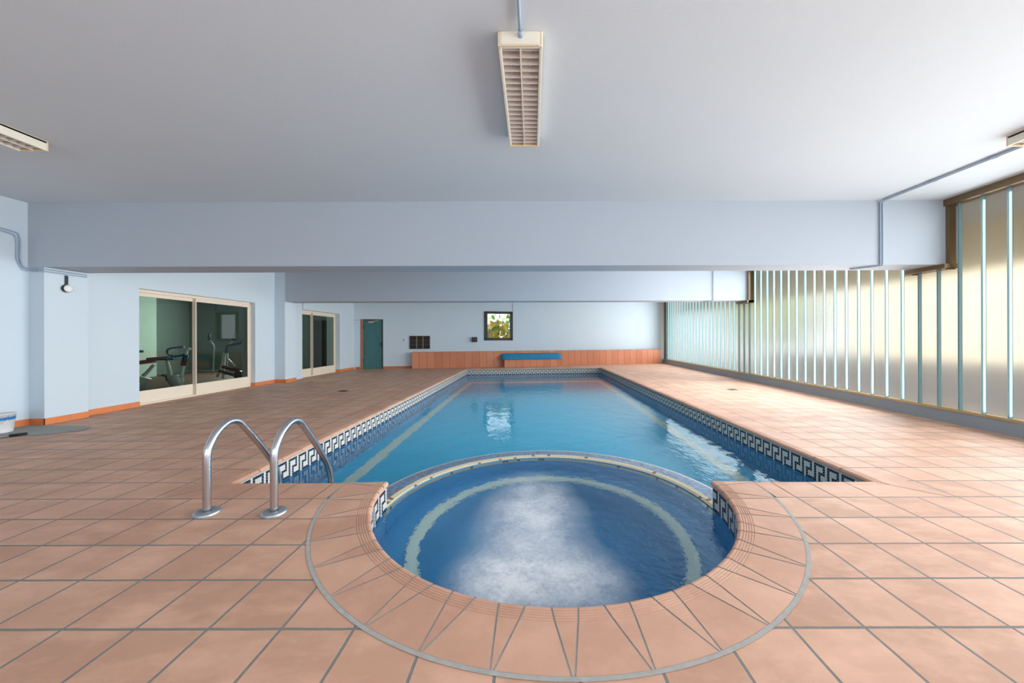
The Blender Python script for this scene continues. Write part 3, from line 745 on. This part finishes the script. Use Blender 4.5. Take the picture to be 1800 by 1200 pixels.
ceiling_light('white louvred fluorescent light in the middle of the ceiling above the spa', -0.223, 2.37)
ceiling_light('louvred fluorescent light cut off by the left edge, towards the left wall', -5.33, 2.44)
ceiling_light('louvred fluorescent light cut off by the right edge, near the glass wall', 4.88, 2.39)

# ------------------------------------------------------------------ conduits
def conduit(label, runs, r, joints=()):
    t = thing('conduit', label, 'conduit', (0, 0, 0))
    p = MB()
    for pts in runs: p.tube(pts, r, m_pipe, 10)
    p.obj('pipe', m_pipe, t)
    for a, b in joints:
        j_ = MB(); j_.tube([a, b], r * 1.5, m_pipe, 12); j_.obj('coupling', m_pipe, t)
def pair(pts, off, r): return [pts, [Vector(p) + Vector(off) for p in pts]]
CZ = CEIL - 0.014
conduit('single grey conduit running along the ceiling into the middle light', [[(-0.087, -3.9, CZ), (-0.084, 1.2, CZ), (-0.074, 2.25, CZ - 0.004), (-0.072, 2.35, CZ - 0.016)]], 0.011, [((-0.072, 2.33, CZ - 0.016), (-0.071, 2.375, CZ - 0.022)), ((-0.085, 1.99, CZ), (-0.084, 2.02, CZ))])
XB = 5.24
rc_ = [[(XB + o, 3.3, CZ), (XB + o, 5.29 - abs(o), CZ), (XB + o, 5.317, CEIL - 0.04), (XB + o, 5.317, 2.40), (XB + o, 5.325, 2.367), (XB - 0.02 + o, 5.36, 2.364), (XB - 0.19 + o, 5.58, 2.364), (XB - 0.21 + o, 5.60, 2.366)] for o in (-0.018, 0.018)]
conduit('twin grey conduits across the ceiling and down the right end of the nearer beam', rc_, 0.010, [((XB + o, y, CZ), (XB + o, y + 0.05, CZ)) for y in (4.0, 4.6) for o in (-0.018, 0.018)])
lc = []
for o in (0.0, 0.034):
    lc.append(smooth_path([(-7.566, 3.2, 2.90 - o), (-7.566, 4.7, 2.89 - o), (-7.566, 5.16 - o * 1.0, 2.87 - o), (-7.566, 5.24 - o, 2.81 - o), (-7.566, 5.25 - o, 2.64), (-7.566, 5.25 - o, 2.48), (-7.566, 5.28 - o * 0.3, 2.375 - o), (-7.54, 5.335, 2.355 - o), (-7.46, 5.335, 2.352 - o), (-7.35, 5.335, 2.35 - o), (-7.335, 5.36, 2.35 - o), (-7.335, 5.5, 2.348 - o), (-7.335, 5.85, 2.345 - o)], 4))
conduit('twin grey conduits bending down the left wall and round the near pilaster', lc, 0.009, [((-7.42, 5.335, 2.352 - o), (-7.39, 5.335, 2.351 - o)) for o in (0.0, 0.034)])
conduit('thin grey conduit down the right end of the farther beam', [[(5.275, 10.315, 3.30), (5.275, 10.315, 2.39), (5.26, 10.34, 2.352), (5.06, 10.56, 2.352)]], 0.010)
cw = MB(); ua, za = bw(901.5, 548); cw.tube([(ua, -0.01, CEIL - 0.02), (ua, -0.01, za)], 0.008, m_pipe)
cw2 = bobj(cw, 'conduit'); tag(cw2, 'thin grey conduit on the back wall running up from the small window', 'conduit')
cw = MB(); ua, za = bw(621, 563); cw.tube([(ua, -0.012, za - 0.28), (ua, -0.012, za), (du0 - 0.01, -0.012, za + 0.02)], 0.012, m_pipe)
tag(bobj(cw, 'conduit'), 'short grey conduit on the back wall left of the teal door', 'conduit')

# wall lamp on the near pilaster
lp = thing('wall_lamp', 'small round white lamp on a dark bracket on the near pilaster', 'lamp', (-7.35, 5.60, 2.09))
l_ = MB(); l_.box(0.0, -0.018, 0.03, 0.02, 0.018, 0.205, m_black, 0.008); l_.obj('bracket', m_black, lp)
l_ = MB(); l_.lathe((0, 0, 0), [(0.001, 0.0), (0.06, 0.0), (0.064, 0.03), (0.058, 0.045)], m_black, 28, 'X'); l_.obj('housing', m_black, lp)
l_ = MB(); l_.lathe((0, 0, 0), [(0.058, 0.045), (0.05, 0.062), (0.025, 0.07), (0.0005, 0.072)], m_white, 28, 'X'); l_.obj('lens', m_white, lp)

# bucket and pole on the floor
bu = thing('bucket', 'white plastic bucket with a blue band at the left edge by the wall', 'bucket', (-7.385, 4.9, 0.004))
b_ = MB(); b_.lathe((0, 0, 0), [(0.001, 0.0), (0.125, 0.0), (0.13, 0.01), (0.152, 0.25), (0.158, 0.25), (0.158, 0.262), (0.148, 0.262), (0.126, 0.012), (0.001, 0.008)], m_white, 40); b_.obj('body', m_white, bu)
b_ = MB(); b_.lathe((0, 0, 0), [(0.1466, 0.175), (0.1502, 0.215)], m_bucketb, 40); b_.obj('band', m_bucketb, bu)
b_ = MB(); b_.tube([(0.158, 0.0, 0.235), (0.185, -0.03, 0.19), (0.18, -0.08, 0.14), (0.16, -0.11, 0.12), (0.06, -0.165, 0.10), (-0.06, -0.165, 0.10), (-0.16, -0.11, 0.13), (-0.158, 0.0, 0.235)], 0.003, m_steel, 6); b_.obj('handle', m_steel, bu)
po = thing('cleaning_pole', 'dark pole with a black grip lying on the floor beside the bucket', 'pole', (-6.82, 4.80, 0.0))
p_ = MB(); p_.tube([(-0.085, -0.10, 0.020), (-0.40, -0.48, 0.020)], 0.012, m_gymg, 12); p_.obj('shaft', m_gymg, po)
p_ = MB(); p_.tube([(0.0, 0.0, 0.022), (-0.007, -0.008, 0.022), (-0.09, -0.107, 0.022)], [0.010, 0.018, 0.018], m_black, 12); p_.obj('grip', m_black, po)

# floor drains
for x, y, lab in ((-4.63, 8.71, 'small dark floor drain in the left deck past the sliding door'), (4.95, 8.78, 'small dark floor drain in the right deck near the glass wall')):
    d_ = thing('floor_drain', lab, 'drain', (x, y, 0), group='floor drains')
    q = MB(); q.box(-0.10, -0.10, 0, 0.10, 0.10, 0.003, m_vent); q.obj('tray', m_vent, d_)
    q = MB()
    for i in range(5): q.box(-0.09, -0.085 + i * 0.036, 0.003, 0.09, -0.067 + i * 0.036, 0.006, m_dark)
    q.obj('grating', m_dark, d_)

# ------------------------------------------------------------------ gym behind the left glass
GX, GY0, GY1, GH = -13.6, 5.2, 14.3, 2.9
g = MB(); g.box(GX, GY0, -0.05, XO, GY1, -0.001, m_gymfloor); struct(g.obj('floor_gym'), 'dark brown gym floor behind the sliding doors', 'floor')
g = MB(); g.box(GX, GY0, GH, XO, GY1, GH + 0.1, m_gymwall); struct(g.obj('ceiling_gym'), 'gym ceiling behind the sliding doors', 'ceiling')
g = MB()
g.box(GX - 0.1, GY0, 0, GX, GY1, GH, m_gymwall); g.box(GX, GY0 - 0.1, 0, XO, GY0, GH, m_gymwall)
for xa, xb, za, zb in ((GX, -11.0, 0, GH), (-10.5, XO, 0, GH), (-11.0, -10.5, 0, 1.15), (-11.0, -10.5, 2.25, GH)): g.box(xa, GY1, za, xb, GY1 + 0.1, zb, m_gymwall)
g.box(-13.6, 11.6, 0, -12.9, 12.2, GH, m_gymlite)
struct(g.obj('wall_gym'), 'grey green gym walls behind the sliding doors', 'wall')
g = MB(); g.box(-8.75, GY1 - 0.03, 0, -8.0, GY1 - 0.001, 2.0, m_gymdk); struct(g.obj('dark_opening_panel'), 'dark panel standing in for a dark opening on the far side of the gym', 'door')  # dark slab paints in the gloom of an open doorway
g = MB(); g.box(-11.0, GY1 + 0.03, 1.15, -10.5, GY1 + 0.04, 2.25, m_frost); struct(g.obj('window_3'), 'narrow bright window in the gym', 'window')

def P3(px, py, y, dy=0.0):
    v = at(px, py, y); v.y += dy; return v
def bike(name_label, Y, pts):
    t = thing('exercise_bike', name_label, 'exercise bike', (0, 0, 0), group='exercise bikes in the gym')
    for nm, path, r, m in pts:
        q = MB(); q.tube(path, r, m, 12); q.obj(nm, m, t)
    return t
# bike in the left pane, near the mullion
Y = 9.75
b2_ = bike('white exercise bike with slanted post, nearest the middle mullion of the gym door', Y, [
    ('post', [P3(316, 676, Y), P3(320, 655, Y), P3(325, 632, Y), P3(329, 614, Y)], [0.045, 0.04, 0.035, 0.03], m_gymw),
    ('post_sleeve', [P3(322, 642, Y), P3(327, 623, Y)], 0.06, m_black),
    ('handlebar', smooth_path([P3(330, 609, Y, -0.1), P3(318, 611, Y, -0.22), P3(311, 614, Y, -0.25), P3(309, 622, Y, -0.2), P3(314, 626, Y, -0.1), P3(325, 623, Y)], 4), 0.025, m_gymb),
    ('stabilizer', [P3(274, 684, Y, -0.3), P3(304, 679, Y, 0.1)], 0.04, m_gymw),
    ('base_rail', [P3(298, 680, Y), P3(320, 677, Y)], 0.035, m_gymw),
    ('seat_post', [P3(303, 676, Y), P3(300, 655, Y), P3(296, 641, Y), P3(293, 632, Y)], [0.04, 0.035, 0.03, 0.03], m_gymw),
    ('crank', [P3(300, 668, Y, -0.1), P3(301, 660, Y, -0.14), P3(296, 658, Y, -0.18)], 0.02, m_black)])
q = MB(); c = P3(309, 669, Y); q.lathe(c, [(0.001, -0.09), (0.14, -0.09), (0.17, -0.05), (0.17, 0.05), (0.14, 0.09), (0.001, 0.09)], m_gymw, 28, 'Y'); q.obj('flywheel_housing', m_gymw, b2_)
q = MB(); c = P3(327, 614, Y); q.box(c.x - 0.16, c.y - 0.08, c.z - 0.02, c.x + 0.14, c.y + 0.08, c.z + 0.05, m_gymw, 0.02); q.obj('console', m_gymw, b2_)
q = MB(); c = P3(292, 631, Y); q.box(c.x - 0.16, c.y - 0.11, c.z - 0.03, c.x + 0.12, c.y + 0.11, c.z + 0.05, m_gymb, 0.03); q.obj('saddle', m_gymb, b2_)
# bike at the left edge of the pane
Y = 8.5
b1_ = bike('exercise bike with a grey shroud at the left edge of the gym door', Y, [
    ('post', [P3(223, 655, Y), P3(226, 636, Y), P3(230, 622, Y)], [0.06, 0.05, 0.04], m_gymw),
    ('handlebar', smooth_path([P3(224, 606, Y, -0.2), P3(240, 606, Y, -0.22), P3(249, 609, Y, -0.2), P3(250, 619, Y, -0.12), P3(245, 624, Y, -0.1), P3(232, 624, Y)], 4), 0.03, m_gymb),
    ('stabilizer', [P3(215, 690, Y, -0.2), P3(244, 692, Y, 0.2)], 0.04, m_gymw),
    ('shroud_trim', smooth_path([P3(214, 664, Y, -0.12), P3(236, 665, Y, -0.12), P3(251, 671, Y, -0.12), P3(249, 680, Y, -0.12), P3(244, 690, Y, -0.12)], 5), 0.035, m_gymw)])
q = MB(); poly = [P3(a, b, Y) for a, b in ((212, 690), (246, 690), (250, 674), (238, 667), (218, 665), (210, 668))]
fv = [q.bm.verts.new(p + Vector((0, -0.10, 0))) for p in poly]; bv = [q.bm.verts.new(p + Vector((0, 0.10, 0))) for p in poly]
q.bm.faces.new(fv); q.bm.faces.new(bv[::-1])
for i in range(6): q.bm.faces.new((fv[i], bv[i], bv[(i + 1) % 6], fv[(i + 1) % 6]))
q.mats = [m_gymg]; q.obj('shroud', m_gymg, b1_)
q = MB(); c = P3(234, 619, Y); q.box(c.x - 0.22, c.y - 0.09, c.z - 0.01, c.x + 0.17, c.y + 0.09, c.z + 0.05, m_gymb, 0.02); q.obj('console', m_gymb, b1_)
# weight bench
Y = 11.1
wbn = thing('weight_bench', 'navy padded weight bench between the two exercise bikes', 'bench', (0, 0, 0))
q = MB()
for a, b in (((236, 638), (268, 634)), ((266, 631), (303, 628))):
    p0, p1 = P3(*a, Y), P3(*b, Y)
    d = (p1 - p0); L = d.length; ang = -math.atan2(d.z, d.x)
    mt = Matrix.Translation(p0) @ Matrix.Rotation(ang, 4, 'Y')
    q.prism([(0, -0.16), (L, -0.16), (L, 0.16), (0, 0.16)], -0.06, 0.05, m_gymb, 0.02, mat=mt)
q.obj('pad', m_gymb, wbn)
for nm, path, r in (('leg', [P3(272, 640, Y), P3(258, 655, Y), P3(252, 660, Y)], 0.05), ('leg', [P3(293, 632, Y), P3(296, 650, Y), P3(299, 666, Y)], 0.035), ('foot', [P3(250, 658, Y, -0.3), P3(266, 667, Y, 0.0)], 0.04), ('leg', [P3(240, 640, Y), P3(241, 666, Y)], 0.03)):
    q = MB(); q.tube(path, r, m_gymw, 10); q.obj(nm, m_gymw, wbn)
# elliptical trainer
Y = 10.8
el = thing('elliptical_trainer', 'white framed elliptical trainer behind the right pane of the gym door', 'elliptical trainer', (0, 0, 0))
for nm, path, r, m in (
    ('swing_arm', smooth_path([P3(378, 597, Y, -0.2), P3(386, 608, Y, -0.2), P3(386, 625, Y, -0.2), P3(385, 655, Y, -0.2)], 4), 0.022, m_gymw),
    ('swing_arm', smooth_path([P3(404, 597, Y, 0.15), P3(394, 608, Y, 0.15), P3(393, 625, Y, 0.1), P3(390, 655, Y, 0.1)], 4), 0.022, m_gymw),
    ('grip', [P3(378, 586, Y, -0.2), P3(378, 598, Y, -0.2)], 0.03, m_black), ('grip', [P3(406, 586, Y, 0.15), P3(403, 598, Y, 0.15)], 0.03, m_black),
    ('upright', [P3(394, 620, Y), P3(391, 640, Y), P3(382, 662, Y)], 0.035, m_gymw), ('upright', [P3(395, 620, Y), P3(392, 657, Y), P3(392, 665, Y)], 0.03, m_gymw),
    ('upright', [P3(399, 620, Y), P3(399, 656, Y)], 0.03, m_gymw), ('brace', [P3(400, 631, Y), P3(413, 643, Y)], 0.028, m_gymw),
    ('base_rail', [P3(394, 657, Y), P3(419, 654, Y)], 0.03, m_gymw),
    ('fixed_handle', smooth_path([P3(398, 620, Y), P3(399, 611, Y), P3(403, 607, Y), P3(413, 605, Y), P3(426, 602, Y)], 4), 0.04, m_gymb),
    ('crank', [P3(397, 644, Y, -0.1), P3(412, 648, Y, -0.1), P3(424, 650, Y, -0.1)], 0.05, m_black), ('pedal', [P3(398, 650, Y, -0.25), P3(424, 658, Y, -0.25)], 0.04, m_black)):
    q = MB(); q.tube(path, r, m, 12); q.obj(nm, m, el)
q = MB(); c = P3(420, 659, Y); q.lathe(c, [(0.001, -0.05), (0.13, -0.05), (0.13, 0.05), (0.001, 0.05)], m_black, 24, 'Y'); q.obj('flywheel', m_black, el)

# ------------------------------------------------------------------ outside
g = MB(); g.box(6.56, -8, -0.1, 30, 40, -0.02, m_ground); g.box(-14, 18.3, -0.1, 6.56, 40, -0.02, m_ground)
struct(g.obj('ground'), 'pale paved ground outside the glass', 'ground')
g = MB(); g.box(8.6, -6, -0.02, 8.85, 13.0, 0.78, m_stone, 0.01); tag(g.obj('garden_wall'), 'low grey stone wall outside, behind the lower part of the channel glass', 'wall')
g = MB(); g.box(12.0, -6, -0.02, 12.3, 13.5, 3.4, m_creamw); tag(g.obj('boundary_wall'), 'tall sunlit cream wall outside, seen blurred through the channel glass', 'wall')
g = MB(); g.box(7.75, -6, 2.50, 8.0, 19, 3.3, m_ochre); struct(g.obj('trim_2'), 'ochre eave fascia outside above the channel glass', 'eave')
def foliage(mb, c, rad, n, size, mats):
    for _ in range(n):
        while True:
            p = Vector((random.uniform(-1, 1), random.uniform(-1, 1), random.uniform(-1, 1)))
            if p.length < 1: break
        o = Vector(c) + Vector((p.x * rad[0], p.y * rad[1], p.z * rad[2]))
        a = Vector((random.gauss(0, 1), random.gauss(0, 1), random.gauss(0, 1))).normalized(); b = a.orthogonal().normalized()
        s = size * random.uniform(0.6, 1.3)
        mb.face([o - a * s, o - a * s * 0.3 + b * s * 0.45, o + a * s * 0.5 + b * s * 0.35, o + a * s, o + a * s * 0.5 - b * s * 0.35, o - a * s * 0.3 - b * s * 0.45], random.choice(mats))
def shrub(label, x, y, z, rad, n, size, mats, trunk):
    t = thing('garden_shrub', label, 'shrub', (x, y, 0), group='shrubs outside the windows')
    q = MB(); foliage(q, (0, 0, z), rad, n, size, mats); q.obj('foliage', m_leaf_g, t)
    q = MB(); q.tube([(0, 0, -0.02), (0.05, 0.02, z * 0.5), (0, 0, z)], [trunk, trunk * 0.8, trunk * 0.4], m_bark); q.obj('stem', m_bark, t)
cw_ = BM @ Vector(((wu0 + wu1) / 2, 0, 0))
shrub('yellow leaved shrub filling the small back window', cw_.x - 0.25, cw_.y + 2.0, 1.35, (0.75, 0.45, 0.8), 130, 0.24, [m_leaf_y, m_leaf_y, m_leaf_g], 0.03)
shrub('light green shrub behind the yellow one outside the back window', cw_.x + 0.35, cw_.y + 4.2, 2.2, (1.3, 0.7, 1.0), 170, 0.16, [m_leaf_g], 0.04)
for i, (y, x) in enumerate(((14.5, 10.6), (17.0, 11.2), (20.0, 12.0))):
    shrub(('green tree outside beside the cream wall', 'green tree outside, middle of three past the cream wall', 'green tree outside, farthest along the glass wall')[i], x, y, 2.4, (1.3, 1.3, 1.6), 420, 0.22, [m_leaf_g, m_leaf_g, m_leaf_y], 0.09)
